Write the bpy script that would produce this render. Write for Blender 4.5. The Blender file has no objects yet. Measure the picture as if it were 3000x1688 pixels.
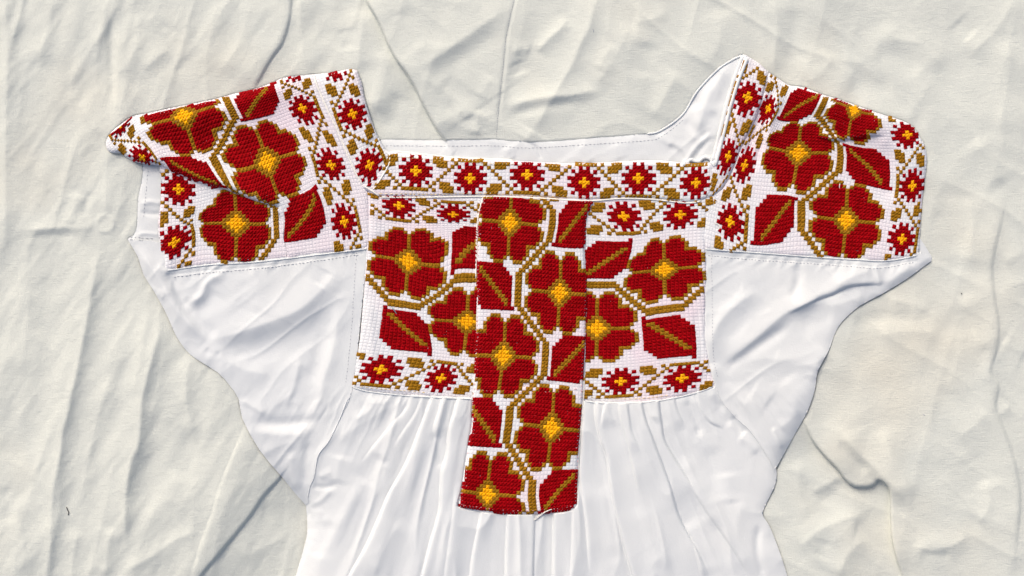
import bpy, math, random
import numpy as np
random.seed(7); RNG = np.random.default_rng(7)
scene = bpy.context.scene
COL = scene.collection

# ------------------------------------------------------------------ camera, sky, sun
K = 0.0003            # metres per design unit (one unit = 0.3 mm of cloth)
H = 3300.0            # camera height over the cloth, in units
CX, CY = 1500.0, 844.0
cam = bpy.data.cameras.new("camera"); camo = bpy.data.objects.new("camera", cam); COL.objects.link(camo)
camo.location = (0, 0, H * K); camo.rotation_euler = (0, 0, 0)
cam.sensor_width = 36; cam.lens = 36 * H / 3000.0
cam.clip_start = 0.01; cam.clip_end = 100
scene.camera = camo
SUN_EL, SUN_AZ = 40, 330          # low from the upper left (azimuth clockwise from +Y)
w = bpy.data.worlds.new("World"); scene.world = w; w.use_nodes = True
nt = w.node_tree
sky = nt.nodes.new("ShaderNodeTexSky"); sky.sky_type = 'NISHITA'; sky.sun_disc = False; sky.air_density = .8; sky.dust_density = 6; sky.ozone_density = .3
sky.sun_elevation = math.radians(SUN_EL); sky.sun_rotation = math.radians(SUN_AZ)
bg = nt.nodes["Background"]; bg.inputs["Strength"].default_value = 0.15
nt.links.new(sky.outputs[0], bg.inputs[0])
sun = bpy.data.lights.new("sun", 'SUN'); sun.energy = 1.25; sun.angle = math.radians(24); sun.color = (1, .985, .96)
suno = bpy.data.objects.new("sun", sun); COL.objects.link(suno); suno.location = (-1, 1, 2)
suno.rotation_euler = (math.radians(90 - SUN_EL), 0, math.radians(180 - SUN_AZ))
vs = scene.view_settings
vs.view_transform = 'Standard'; vs.look = 'None'; vs.exposure = 0.10; vs.gamma = 1

# ------------------------------------------------------------------ materials
def mat(name, col, rough=.9, sheen=0.0, build=None):
    m = bpy.data.materials.new(name); m.use_nodes = True
    n = m.node_tree.nodes; l = m.node_tree.links
    b = n["Principled BSDF"]; b.inputs["Base Color"].default_value = (*col, 1)
    b.inputs["Roughness"].default_value = rough
    b.inputs["Specular IOR Level"].default_value = .06
    if sheen: b.inputs["Sheen Weight"].default_value = sheen
    if build: build(n, l, b)
    return m
def N(n, t, **kw):
    x = n.new(t)
    for k, v in kw.items():
        if k in x.inputs: x.inputs[k].default_value = v
        else: setattr(x, k, v)
    return x
def coords(n, l, rot=0, scale=(1, 1, 1), src="Object"):
    tc = n.new("ShaderNodeTexCoord"); mp = n.new("ShaderNodeMapping")
    mp.inputs["Rotation"].default_value = (0, 0, rot); mp.inputs["Scale"].default_value = scale
    l.new(tc.outputs[src], mp.inputs[0]); return mp
def weave(n, l, b, scale, strength, tint_nodes=None, rot=0.0, dist=.0004):
    """crossing threads with slubs, as bump"""
    outs = []
    for k, (sx, sy) in enumerate(((1, .16), (.16, 1))):
        mp = coords(n, l, rot, (scale * sx, scale * sy, 1))
        no = N(n, "ShaderNodeTexNoise", Scale=1.0, Detail=3.0, Roughness=.65); l.new(mp.outputs[0], no.inputs["Vector"]); outs.append(no)
    ad = N(n, "ShaderNodeMath", operation='ADD'); l.new(outs[0].outputs[0], ad.inputs[0]); l.new(outs[1].outputs[0], ad.inputs[1])
    bu = N(n, "ShaderNodeBump", Strength=strength, Distance=dist); l.new(ad.outputs[0], bu.inputs["Height"]); l.new(bu.outputs[0], b.inputs["Normal"])
    return ad, bu
def tint(n, l, b, c1, c2, scale, lo=.4, hi=.65, detail=3.0):
    mp = coords(n, l); no = N(n, "ShaderNodeTexNoise", Scale=scale, Detail=detail, Roughness=.6); l.new(mp.outputs[0], no.inputs["Vector"])
    mr = N(n, "ShaderNodeMapRange"); mr.inputs["From Min"].default_value = lo; mr.inputs["From Max"].default_value = hi; l.new(no.outputs[0], mr.inputs[0])
    mx = N(n, "ShaderNodeMix", data_type='RGBA'); mx.inputs[6].default_value = (*c1, 1); mx.inputs[7].default_value = (*c2, 1)
    l.new(mr.outputs[0], mx.inputs[0]); l.new(mx.outputs[2], b.inputs["Base Color"]); return mx
def b_sheet(n, l, b):
    ad, bu = weave(n, l, b, 1000, .6, rot=.12, dist=.0005)
    mp = coords(n, l, math.radians(35), (110, 230, 1)); no = N(n, "ShaderNodeTexNoise", Scale=1.0, Detail=5.0, Roughness=.6, Distortion=.6); l.new(mp.outputs[0], no.inputs["Vector"])
    b2 = N(n, "ShaderNodeBump", Strength=.3, Distance=.0014); l.new(no.outputs[0], b2.inputs["Height"]); l.new(bu.outputs[0], b2.inputs["Normal"]); l.new(b2.outputs[0], b.inputs["Normal"])
    m1 = tint(n, l, b, (.62, .642, .588), (.645, .635, .55), 4.2, .52, .74)
    # pale thread flecks
    mp3 = coords(n, l, 0, (700, 2600, 1)); n3 = N(n, "ShaderNodeTexNoise", Scale=1.0, Detail=2.0); l.new(mp3.outputs[0], n3.inputs["Vector"])
    mr = N(n, "ShaderNodeMapRange"); mr.inputs["From Min"].default_value = .35; mr.inputs["From Max"].default_value = .7; mr.inputs["To Min"].default_value = .93; mr.inputs["To Max"].default_value = 1.06; l.new(n3.outputs[0], mr.inputs[0])
    vm = N(n, "ShaderNodeVectorMath", operation='SCALE'); l.new(m1.outputs[2], vm.inputs[0]); l.new(mr.outputs[0], vm.inputs[3]); l.new(vm.outputs[0], b.inputs["Base Color"])
def b_cotton(n, l, b):
    weave(n, l, b, 1500, .5, rot=.05, dist=.0003); tint(n, l, b, (.655, .68, .685), (.665, .685, .68), 6)
def b_aida(n, l, b):
    # thread grid that follows the stitches: the UV map counts stitches
    tc = n.new("ShaderNodeTexCoord"); sp = n.new("ShaderNodeSeparateXYZ"); l.new(tc.outputs["UV"], sp.inputs[0])
    res = []
    for ax in (0, 1):
        mu = N(n, "ShaderNodeMath", operation='MULTIPLY'); mu.inputs[1].default_value = math.pi; l.new(sp.outputs[ax], mu.inputs[0])
        si = N(n, "ShaderNodeMath", operation='COSINE'); l.new(mu.outputs[0], si.inputs[0])
        ab = N(n, "ShaderNodeMath", operation='ABSOLUTE'); l.new(si.outputs[0], ab.inputs[0])
        po = N(n, "ShaderNodeMath", operation='POWER'); po.inputs[1].default_value = .45; l.new(ab.outputs[0], po.inputs[0]); res.append(po)
    mi = N(n, "ShaderNodeMath", operation='MINIMUM'); l.new(res[0].outputs[0], mi.inputs[0]); l.new(res[1].outputs[0], mi.inputs[1])
    bu = N(n, "ShaderNodeBump", Strength=.6, Distance=.0006); l.new(mi.outputs[0], bu.inputs["Height"]); l.new(bu.outputs[0], b.inputs["Normal"])
    m0 = tint(n, l, b, (.735, .74, .755), (.77, .67, .715), 11, .42, .66)
    mr = N(n, 'ShaderNodeMapRange'); mr.inputs['From Max'].default_value = .55; mr.inputs['To Min'].default_value = .77; l.new(mi.outputs[0], mr.inputs[0])
    vm = N(n, 'ShaderNodeVectorMath', operation='SCALE'); l.new(m0.outputs[2], vm.inputs[0]); l.new(mr.outputs[0], vm.inputs[3]); l.new(vm.outputs[0], b.inputs['Base Color'])
def b_yarn(c1, c2):
    def f(n, l, b):
        tint(n, l, b, c1, c2, 180, .35, .65)
        mp = coords(n, l, math.radians(40), (900, 4200, 900)); no = N(n, "ShaderNodeTexNoise", Scale=1.0, Detail=2.0); l.new(mp.outputs[0], no.inputs["Vector"])
        bu = N(n, "ShaderNodeBump", Strength=.5, Distance=.0004); l.new(no.outputs[0], bu.inputs["Height"]); l.new(bu.outputs[0], b.inputs["Normal"])
    return f
M_SHEET = mat("cream linen", (.69, .68, .62), build=b_sheet)
M_COTTON = mat("white cotton", (.78, .80, .84), build=b_cotton)
M_AIDA = mat("white even weave", (.8, .8, .8), build=b_aida)
M_RED = mat("red yarn", (.30, .002, .006), .8, .0, b_yarn((.22, .0003, .0015), (.32, .0006, .004)))
M_OCHRE = mat("ochre yarn", (.27, .15, .012), .8, .0, b_yarn((.24, .115, .006), (.34, .165, .012)))
M_YELLOW = mat("yellow yarn", (.85, .40, .006), .8, .0, b_yarn((.80, .36, .004), (.90, .45, .01)))
M_THREAD = mat("white thread", (.80, .78, .72))
M_GREY = mat("grey thread", (.42, .44, .48))
M_PINK = mat("pale thread on red", (.75, .42, .42))
M_GOLD = mat("pale thread on ochre", (.72, .55, .25))
M_DARK = mat("dark thread", (.05, .05, .06))
M_BLUE = mat("blue thread", (.12, .35, .42))
M_GROUND = mat("ground", (.30, .27, .22), build=lambda n, l, b: tint(n, l, b, (.25, .22, .18), (.35, .32, .27), 20) and None)

# ------------------------------------------------------------------ maths helpers
def world(p, z):
    f = (H - z) / H
    return np.stack([(p[:, 0] - CX) * K * f, -(p[:, 1] - CY) * K * f, z * K], 1)
def smooth(pts, n=6):
    """Catmull-Rom through the points"""
    P = np.array(pts, float)
    if len(P) < 3: return P
    Q = np.vstack([2 * P[0] - P[1], P, 2 * P[-1] - P[-2]]); out = []
    for i in range(1, len(Q) - 2):
        for u in np.arange(n) / n:
            a, b, c, d = Q[i - 1], Q[i], Q[i + 1], Q[i + 2]
            out.append(.5 * ((2 * b) + (c - a) * u + (2 * a - 5 * b + 4 * c - d) * u * u + (3 * b - a - 3 * c + d) * u ** 3))
    out.append(P[-1]); return np.array(out)
def pdist(X, Y, poly):
    """distance to a polyline, cross sign, arc parameter 0..1"""
    best = np.full(X.shape, 1e18); sg = np.zeros(X.shape); uu = np.zeros(X.shape)
    seg = np.linalg.norm(np.diff(poly, axis=0), axis=1); cum = np.concatenate([[0], np.cumsum(seg)]); tot = cum[-1]
    for i in range(len(poly) - 1):
        ax, ay = poly[i]; dx, dy = poly[i + 1] - poly[i]; L2 = dx * dx + dy * dy
        if L2 < 1e-9: continue
        rx, ry = X - ax, Y - ay
        t = np.clip((rx * dx + ry * dy) / L2, 0, 1)
        d = (rx - t * dx) ** 2 + (ry - t * dy) ** 2
        m = d < best
        best[m] = d[m]; sg[m] = (dx * ry - dy * rx)[m]; uu[m] = ((cum[i] + t * seg[i]) / tot)[m]
    return np.sqrt(best), sg, uu
def edge_normal(X, Y, poly):
    """unit normal (positive cross side) of the nearest segment"""
    mid = (poly[1:] + poly[:-1]) / 2; dv = np.diff(poly, axis=0); dv /= np.linalg.norm(dv, axis=1)[:, None] + 1e-9
    best = np.full(X.shape, 1e18); ix = np.zeros(X.shape, int)
    for i in range(len(mid)):
        d = (X - mid[i, 0]) ** 2 + (Y - mid[i, 1]) ** 2; m = d < best; best[m] = d[m]; ix[m] = i
    return -dv[ix, 1], dv[ix, 0]
def sdf(X, Y, poly):
    """signed distance to a closed polygon, positive inside"""
    P = np.vstack([poly, poly[:1]]); d, _, _ = pdist(X, Y, P)
    ins = np.zeros(X.shape, bool)
    for i in range(len(poly)):
        x1, y1 = P[i]; x2, y2 = P[i + 1]
        if y1 == y2: continue
        c = ((y1 > Y) != (y2 > Y)) & (X < (x2 - x1) * (Y - y1) / (y2 - y1) + x1)
        ins ^= c
    return np.where(ins, d, -d)
def noise(X, Y, wl, seed, rot=0, stretch=1.0, octaves=3):
    r = np.random.default_rng(seed); c, s = math.cos(rot), math.sin(rot)
    U = (X * c + Y * s) / wl; V = (-X * s + Y * c) / (wl * stretch); out = 0; a = 1
    for o in range(octaves):
        T = r.uniform(-1, 1, (64, 64)); u = U * 2 ** o + 17.3 * o; v = V * 2 ** o + 5.1 * o
        iu, iv = np.floor(u).astype(int), np.floor(v).astype(int); fu, fv = u - iu, v - iv
        fu = fu * fu * fu * (fu * (fu * 6 - 15) + 10); fv = fv * fv * fv * (fv * (fv * 6 - 15) + 10)
        g = lambda i, j: T[(iu + i) % 64, (iv + j) % 64]
        out = out + a * ((g(0, 0) * (1 - fu) + g(1, 0) * fu) * (1 - fv) + (g(0, 1) * (1 - fu) + g(1, 1) * fu) * fv); a *= .5
    return out
G0 = 2.4; GX0, GX1, GY0, GY1 = -150, 3150, -150, 2250
gx = np.arange(GX0, GX1 + G0, G0); gy = np.arange(GY0, GY1 + G0, G0)
GX, GY = np.meshgrid(gx, gy)
def sample(A, x, y, x0=GX0, y0=GY0, g=G0):
    u = np.clip((x - x0) / g, 0, A.shape[1] - 1.001); v = np.clip((y - y0) / g, 0, A.shape[0] - 1.001)
    i, j = u.astype(int), v.astype(int); fu, fv = u - i, v - j
    return (A[j, i] * (1 - fu) + A[j, i + 1] * fu) * (1 - fv) + (A[j + 1, i] * (1 - fu) + A[j + 1, i + 1] * fu) * fv
BROAD = 1.0; OVER = .45; LEANMAX = 8.0
SHX = np.zeros_like(GX); SHY = np.zeros_like(GX)     # how far a lapped edge leans over what it covers
def apply(A, strokes):
    """('r', pts, height, width[, width2])  a ridge (negative: a crease); ('s', pts, height, run, side) a lapped fold"""
    for st in strokes:
        kind, pts, h = st[0], st[1], st[2]
        P = smooth(pts, 5); wd = max(st[3], st[4] if (kind == 'r' and len(st) > 4) else 0) * (2.4 * BROAD if kind == 'r' else 3.6) + 12
        i0 = max(int((P[:, 0].min() - wd - GX0) / G0), 0); i1 = min(int((P[:, 0].max() + wd - GX0) / G0) + 1, len(gx))
        j0 = max(int((P[:, 1].min() - wd - GY0) / G0), 0); j1 = min(int((P[:, 1].max() + wd - GY0) / G0) + 1, len(gy))
        if i1 <= i0 or j1 <= j0: continue
        X, Y = GX[j0:j1, i0:i1], GY[j0:j1, i0:i1]
        d, sg, u = pdist(X, Y, P)
        tap = np.clip(np.minimum(u, 1 - u) / (.22 if kind == 'r' else .2), 0, 1); tap = tap * tap * (3 - 2 * tap)
        if kind == 'r':
            w1 = st[3]; w2 = st[4] if len(st) > 4 else w1
            ww = np.where(sg < 0, w2, w1)
            if h < 0: A[j0:j1, i0:i1] += h * tap * np.exp(-(d / (ww * 1.15)) ** 2)
            else: A[j0:j1, i0:i1] += h * tap * (.5 * np.exp(-(d / (ww * BROAD)) ** 2) + .55 * np.exp(-np.sqrt(d * d + 9) / ww * 1.15))
        else:
            L, side = st[3], st[4]
            soft = st[5] if len(st) > 5 else 2.5
            q = np.where(sg * side < 0, d, -d)
            lift = 1 / (1 + np.exp(-np.clip(q / soft, -30, 30)))
            A[j0:j1, i0:i1] += h * tap * (lift * np.exp(-(np.maximum(q, 0) / L) ** 1.3) - .3 * np.exp(-((q + 3.5) / 2.8) ** 2))
            n1, n2 = edge_normal(X, Y, P); amt = side * min(OVER * h, LEANMAX) * tap * lift * np.exp(-np.maximum(q, 0) / 16)
            SHX[j0:j1, i0:i1] += n1 * amt; SHY[j0:j1, i0:i1] += n2 * amt
    return A

def box_blur(A, n=1):
    for _ in range(n):
        B = A.copy(); B[1:-1, 1:-1] = (A[1:-1, 1:-1] * 4 + A[:-2, 1:-1] * 2 + A[2:, 1:-1] * 2 + A[1:-1, :-2] * 2 + A[1:-1, 2:] * 2 + A[:-2, :-2] + A[2:, 2:] + A[:-2, 2:] + A[2:, :-2]) / 16; A = B
    return A

# ------------------------------------------------------------------ mesh helpers
def make_mesh(name, co, faces, mats, mi=None, uv=None, smooth_sh=True):
    me = bpy.data.meshes.new(name); nf = len(faces); k = faces.shape[1]
    me.vertices.add(len(co)); me.vertices.foreach_set("co", np.ascontiguousarray(co, np.float32).ravel())
    me.loops.add(nf * k); me.loops.foreach_set("vertex_index", faces.astype(np.int32).ravel())
    me.polygons.add(nf); me.polygons.foreach_set("loop_start", np.arange(0, nf * k, k, dtype=np.int32))
    me.polygons.foreach_set("loop_total", np.full(nf, k, np.int32))
    me.polygons.foreach_set("use_smooth", np.full(nf, smooth_sh))
    for m in mats: me.materials.append(m)
    if mi is not None: me.polygons.foreach_set("material_index", mi.astype(np.int32))
    if uv is not None:
        L = me.uv_layers.new(name="stitches"); L.data.foreach_set("uv", uv[faces.ravel()].astype(np.float32).ravel())
    me.update(calc_edges=True); me.validate()
    return me
def link(name, me, parent=None):
    o = bpy.data.objects.new(name, me); COL.objects.link(o)
    if parent: o.parent = parent
    return o
def tag(o, label, cat):
    o["label"] = label; o["category"] = cat; return o
def tube_geo(pts, z, r, nseg=6, flat=1.0):
    """a round strand through (x,y) points at heights z"""
    P = np.array(pts, float); z = np.asarray(z, float); n = len(P)
    T = np.gradient(P, axis=0); T /= np.linalg.norm(T, axis=1)[:, None] + 1e-9; Nn = np.stack([-T[:, 1], T[:, 0]], 1)
    rr = np.full(n, r, float); rr[0] *= .3; rr[-1] *= .3
    co = []
    for k in range(nseg):
        a = 2 * math.pi * k / nseg
        q = P + Nn * (math.cos(a) * rr)[:, None] if np.ndim(math.cos(a) * rr) else P
        co.append(world(q, z + math.sin(a) * rr * flat))
    co = np.stack(co, 1).reshape(-1, 3); F = []
    for i in range(n - 1):
        for k in range(nseg):
            k2 = (k + 1) % nseg; F.append((i * nseg + k, i * nseg + k2, (i + 1) * nseg + k2, (i + 1) * nseg + k))
    return co, np.array(F)
def join_geo(L):
    co = []; F = []; o = 0
    for c, f in L: co.append(c); F.append(f + o); o += len(c)
    return np.vstack(co), np.vstack(F)

# ------------------------------------------------------------------ outlines (traced in cloth units)
LEFT = [(373,701),(404,753),(420,804),(447,847),(482,909),(501,951),(517,986),(544,1025),(575,1052),(637,1091),(670,1126),(699,1169),(710,1227),(761,1320),(823,1394),(896,1481)]
LEFT_LOW = [(900,1526),(897,1580),(866,1688),(825,1850),(780,2100)]
RIGHT_LOW = [(2400,2100),(2345,1850),(2307,1688),(2272,1584),(2252,1537),(2235,1510),(2241,1483),(2268,1429),(2276,1386)]
RIGHT = [(2287,1347),(2334,1262),(2363,1211),(2382,1161),(2390,1126),(2396,1087),(2427,1029),(2437,1002),(2447,975),(2466,944),(2517,897),(2583,862),(2660,815),(2719,771)]
U_TOP = [(1046,206),(985,212),(918,218),(852,224),(821,231),(799,242),(741,262),(684,275),(631,290),(565,304),(499,317),(432,332),(388,341),(353,365),(326,387),(310,415),(315,440),(335,450),(355,449),(366,459),(402,477)]
FOLD = [(446,484),(470,487),(499,503),(565,530),(618,547),(653,556),(697,572),(741,589),(786,603),(812,609)]
FACE_L = [(419,485),(415,533),(404,586),(401,666),(388,692)]
SL_R_OUT = [(2195,168),(2218,191),(2246,209),(2284,233),(2312,250),(2345,254),(2378,264),(2406,276),(2448,288),(2490,302),(2556,326),(2603,341),(2641,353),(2673,370),(2697,405),(2711,431),(2716,468),(2711,515),(2702,586),(2697,656),(2694,703)]
BACK_TOP = [(2181,161),(2172,159),(2144,175),(2097,206),(2039,268),(1998,334),(1932,383),(1893,392),(1800,399),(1699,406),(1552,416),(1447,408),(1295,410),(1117,408)]
STRAP_L_IN = [(1108,401),(1090,357),(1068,286)]
SIL = np.array(U_TOP + FACE_L + LEFT + LEFT_LOW + RIGHT_LOW + RIGHT + [(2730,759),(2720,738)] + SL_R_OUT[::-1] + BACK_TOP + STRAP_L_IN, float)

# ------------------------------------------------------------------ the linen sheet's folds
sheet_strokes = [
 ('r',[(15,-150),(15,0),(20,150),(17,300),(14,500),(14,700),(2,800)],9,13,22),
 ('r',[(150,-40),(146,60),(125,140),(108,200)],5,12,16), ('r',[(60,60),(52,200),(60,330)],-4,18),
 ('r',[(345,-60),(330,40),(280,125),(240,185),(212,240),(215,295)],6,13,10),
 ('r',[(345,20),(326,70),(328,150),(330,250),(330,320)],-6,9), ('r',[(352,60),(345,140),(341,220),(340,300),(326,400)],6,10,24),
 ('r',[(405,30),(406,110),(384,170),(352,235)],5,14,18), ('r',[(650,0),(604,80),(560,150),(520,190)],4,14), ('r',[(590,80),(560,160),(500,230)],-3,14),
 ('r',[(505,140),(450,175),(415,205)],4,10), ('r',[(425,235),(392,290),(360,350),(320,420),(300,470)],6,18,20),
 ('r',[(190,255),(232,312),(272,362),(290,415)],5,12,12), ('r',[(318,420),(311,500),(308,570),(306,640)],5,9,16),
 ('s',[(856,-120),(852,0),(845,60),(825,125),(792,172),(763,222),(742,266),(725,300)],12,70,-1,5), ('r',[(886,-40),(879,60),(893,170),(925,225)],6,12,16), ('r',[(735,-20),(720,70),(690,160),(660,230)],4,22),
 ('r',[(960,-40),(945,60),(960,140)],-3,24), ('r',[(470,-30),(455,40),(420,70)],3,14), ('r',[(540,-30),(528,40),(500,90)],3,12),
 ('r',[(296,650),(294,700),(285,765),(274,830),(261,900),(250,960),(238,1020),(226,1090),(211,1150),(200,1210),(184,1265),(180,1310),(165,1385),(156,1450),(150,1530),(147,1610),(140,1700),(130,1800)],11,18,9),
 ('r',[(60,674),(130,671),(182,665),(222,668),(290,664)],6,9,7), ('r',[(60,692),(150,690),(240,688)],-3,9),
 ('r',[(226,560),(216,620),(206,665)],5,8,12), ('r',[(262,560),(246,640)],-4,8),
 ('r',[(92,830),(80,930),(72,1020),(55,1110)],5,22,16), ('r',[(150,800),(130,900),(120,1000)],-4,20), ('r',[(20,1080),(40,1180),(38,1300),(20,1380)],-5,20),
 ('r',[(488,905),(466,985),(446,1050),(430,1115),(415,1180),(412,1250),(404,1310),(386,1350),(374,1420),(367,1500),(370,1580),(378,1650)],12,20,8),
 ('r',[(440,880),(428,950),(412,1040),(398,1120),(388,1180)],5,9,9), ('r',[(330,1090),(300,1180),(270,1290),(255,1370),(235,1480)],5,16,12),
 ('r',[(556,1035),(548,1100),(546,1170),(560,1240),(578,1300)],6,11,7), ('r',[(600,1250),(560,1330),(535,1420)],-3,24), ('r',[(455,1180),(450,1300),(440,1420),(430,1520)],-5,30),
 ('s',[(735,1215),(712,1265),(690,1320),(660,1390),(640,1445),(622,1510),(592,1590),(565,1680),(550,1750)],9,70,1,7),
 ('s',[(860,1340),(823,1395),(772,1450),(735,1505),(690,1562),(640,1622),(585,1690),(540,1760)],8,150,-1,1.4),
 ('r',[(590,1552),(520,1578),(470,1612),(420,1645),(350,1680)],5,8,10), ('r',[(330,1540),(318,1600),(308,1700)],6,12,9), ('r',[(232,1545),(216,1620),(205,1720)],5,10,8),
 ('r',[(60,1440),(52,1520),(70,1600),(60,1700)],5,14), ('r',[(10,1420),(25,1490),(30,1540)],-4,12),
 ('r',[(700,1640),(780,1600),(850,1560)],4,14), ('r',[(760,1500),(850,1500)],-3,20),
 ('s',[(1050,-90),(1077,0),(1110,60),(1140,130),(1165,175),(1192,212),(1216,252),(1236,292),(1262,342),(1288,388),(1310,420),(1330,470)],26,130,1,1.6),
 ('r',[(1060,20),(1062,90),(1050,160),(1060,220)],6,18), ('r',[(1150,140),(1128,220),(1110,290),(1094,345)],7,18,20), ('r',[(1175,270),(1150,330),(1130,390)],-5,18), ('r',[(1010,80),(1020,150)],-4,16),
 ('r',[(1512,-60),(1508,0),(1497,50),(1485,110),(1480,160),(1474,220),(1465,300),(1455,400)],3.5,14), ('r',[(1512,-60),(1508,0),(1497,50),(1485,110),(1480,160),(1474,220),(1465,300),(1455,400)],-4,2.8),
 ('r',[(1500,15),(1430,62),(1362,112),(1290,160),(1215,205)],8,26,18), ('r',[(1480,90),(1400,135),(1320,185),(1250,240)],-5,20), ('r',[(1170,20),(1180,90),(1230,150)],-4,26),
 ('r',[(1665,50),(1640,85),(1612,110),(1590,132),(1573,160)],7,6,8), ('r',[(1500,155),(1525,142),(1555,150)],4,6), ('r',[(1510,180),(1525,220)],-4,14),
 ('r',[(1760,-60),(1742,20),(1726,80),(1700,130),(1680,182),(1652,232),(1622,282),(1598,320),(1570,372),(1540,412)],9,18,12),
 ('r',[(1470,322),(1540,297),(1600,286),(1680,278),(1780,262)],7,6,8), ('r',[(1480,340),(1600,312),(1700,296)],-4,10), ('r',[(1750,210),(1770,170),(1800,130)],4,12),
 ('r',[(1400,320),(1396,400)],5,9), ('r',[(1335,335),(1360,325),(1375,350)],4,8), ('r',[(1290,240),(1330,280),(1310,340)],-4,22), ('r',[(1440,220),(1400,290)],3,16),
 ('r',[(1990,205),(1945,285),(1908,355)],6,20,22), ('r',[(1850,60),(1820,130),(1780,200),(1740,260)],5,22), ('r',[(1900,120),(1880,230)],-4,24), ('r',[(1960,30),(1900,60),(1850,60)],4,14),
 ('r',[(1560,380),(1540,415)],5,14),
 ('r',[(2100,20),(2110,120),(2060,200)],4,24), ('r',[(2265,-20),(2278,80),(2268,180),(2275,230)],5,12), ('r',[(2330,20),(2320,120),(2330,200)],-4,18),
 ('r',[(2445,160),(2405,212),(2355,246)],6,22), ('r',[(2480,240),(2560,255),(2620,240)],-5,22), ('r',[(2590,60),(2620,112),(2690,125),(2735,170),(2762,212)],6,16,12), ('r',[(2560,150),(2640,170),(2700,220)],-4,18),
 ('r',[(2985,-20),(2925,80),(2872,132),(2836,178)],7,26,20), ('r',[(2800,60),(2850,110)],-4,20), ('r',[(2960,100),(2952,250),(2925,400)],5,20), ('r',[(2500,300),(2600,330),(2700,345)],4,14), ('r',[(2860,400),(2900,470),(2945,545)],6,16,10),
 ('s',[(2952,520),(2948,563),(2936,640),(2916,720),(2906,790),(2914,880),(2925,950),(2920,1020),(2902,1090),(2924,1130),(2915,1190),(2930,1232),(2962,1320),(2982,1400),(2988,1480),(2978,1600),(2975,1720)],9,60,-1,5),
 ('r',[(2790,880),(2830,930),(2855,990),(2880,1062),(2892,1110)],-5,14), ('r',[(2810,860),(2860,960),(2890,1040)],4,14), ('r',[(2740,600),(2790,720),(2800,820)],-4,26), ('r',[(2840,560),(2850,700),(2840,800)],5,22),
 ('r',[(2480,945),(2600,930),(2700,945)],-5,16), ('r',[(2560,985),(2680,970),(2760,985)],4,20), ('r',[(2600,880),(2680,890),(2720,920)],3,16), ('r',[(2820,950),(2800,1080),(2760,1160)],4,26),
 ('s',[(2335,1195),(2353,1230),(2375,1275),(2395,1306),(2430,1346),(2456,1372),(2478,1402),(2502,1421),(2530,1424),(2557,1419),(2572,1403),(2592,1412),(2607,1432),(2611,1470),(2614,1560),(2626,1625),(2646,1690),(2665,1760)],20,110,1,1.6),('r',[(2300,1180),(2400,1360),(2480,1440),(2560,1470),(2590,1560),(2620,1720),(2650,1850)],-24,95,60),('r',[(1020,-150),(1090,60),(1160,220),(1230,340),(1290,470),(1320,560)],-15,65,45),('r',[(1060,1340),(950,1500),(850,1640),(760,1800),(700,1950)],-52,130,105),
 ('r',[(2466,1240),(2476,1280),(2505,1318),(2552,1362),(2598,1402),(2632,1440),(2650,1500)],9,9,16), ('r',[(2455,1290),(2500,1345),(2550,1385)],-5,10), ('r',[(2585,1240),(2612,1330),(2652,1400),(2665,1470)],5,16,10),
 ('r',[(2672,1598),(2740,1612),(2805,1592),(2840,1560)],6,9,12), ('r',[(2690,1625),(2790,1625)],-4,12), ('r',[(2900,1200),(2850,1250),(2800,1290)],5,22), ('r',[(2890,1400),(2900,1480),(2860,1540)],5,14), ('r',[(2830,1330),(2860,1400),(2850,1470)],-3,24),
 ('r',[(2370,1448),(2425,1418),(2476,1388)],6,12,14), ('r',[(2470,1405),(2430,1450),(2385,1470)],-4,14), ('r',[(2335,1620),(2400,1555),(2500,1515),(2540,1530)],7,16,20), ('r',[(2545,1570),(2490,1620),(2450,1700)],7,22,16), ('r',[(2420,1580),(2400,1640)],-4,16), ('r',[(2340,1340),(2345,1450),(2380,1520)],4,12),
 ('r',[(2925,1218),(2962,1188)],4,8), ('r',[(2940,770),(3010,730)],4,14), ('r',[(2935,1000),(3010,1040)],4,14), ('r',[(2700,1100),(2730,1250),(2700,1380)],3,30),
]
WR_A = noise(GX, GY, 210, 1, .5, 1.5, 3) * 4.2
WR_B = noise(GX, GY, 60, 2, math.radians(-28), 2.6, 2) * 1.5
LEFTISH = 1 / (1 + np.exp((GX - 950) / 60)); 
WR_C = noise(GX, GY, 30, 3, math.radians(33), 4.0, 2) * 1.1 * LEFTISH
RG = lambda wl, sd_, rot, st, p=2.2: (1 - np.clip(np.abs(noise(GX, GY, wl, sd_, rot, st, 2)) * 1.5, 0, 1)) ** p
RIGHTISH = 1 - LEFTISH
ZS = WR_A + WR_B + WR_C + RG(120, 41, math.radians(14), 4.2, 1.5) * 4.8 * (.35 + .55 * LEFTISH) + RG(90, 42, math.radians(-52), 3.4) * .9 + RG(48, 43, math.radians(38), 3.0) * .6 * LEFTISH + RG(150, 44, math.radians(-62), 3.2) * 3.4 * RIGHTISH
BROAD = 2.7
ZS = apply(ZS, [(st[0], st[1], st[2] * ((1.35 if st[2] > 0 else .95) if st[0] == 'r' else 1.0)) + ((st[3] * 1.35, (st[4] if len(st) > 4 else st[3]) * 1.35) if st[0] == 'r' else tuple(st[3:])) for st in sheet_strokes])
BROAD = 1.25; LEANMAX = 4.5
ring = np.hypot(GX - 308, GY - 655); ZS += 2.4 * np.exp(-((ring - 23) / 7) ** 2)
ZS = box_blur(ZS, 2)
print("sheet height", ZS.min(), ZS.max())

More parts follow.
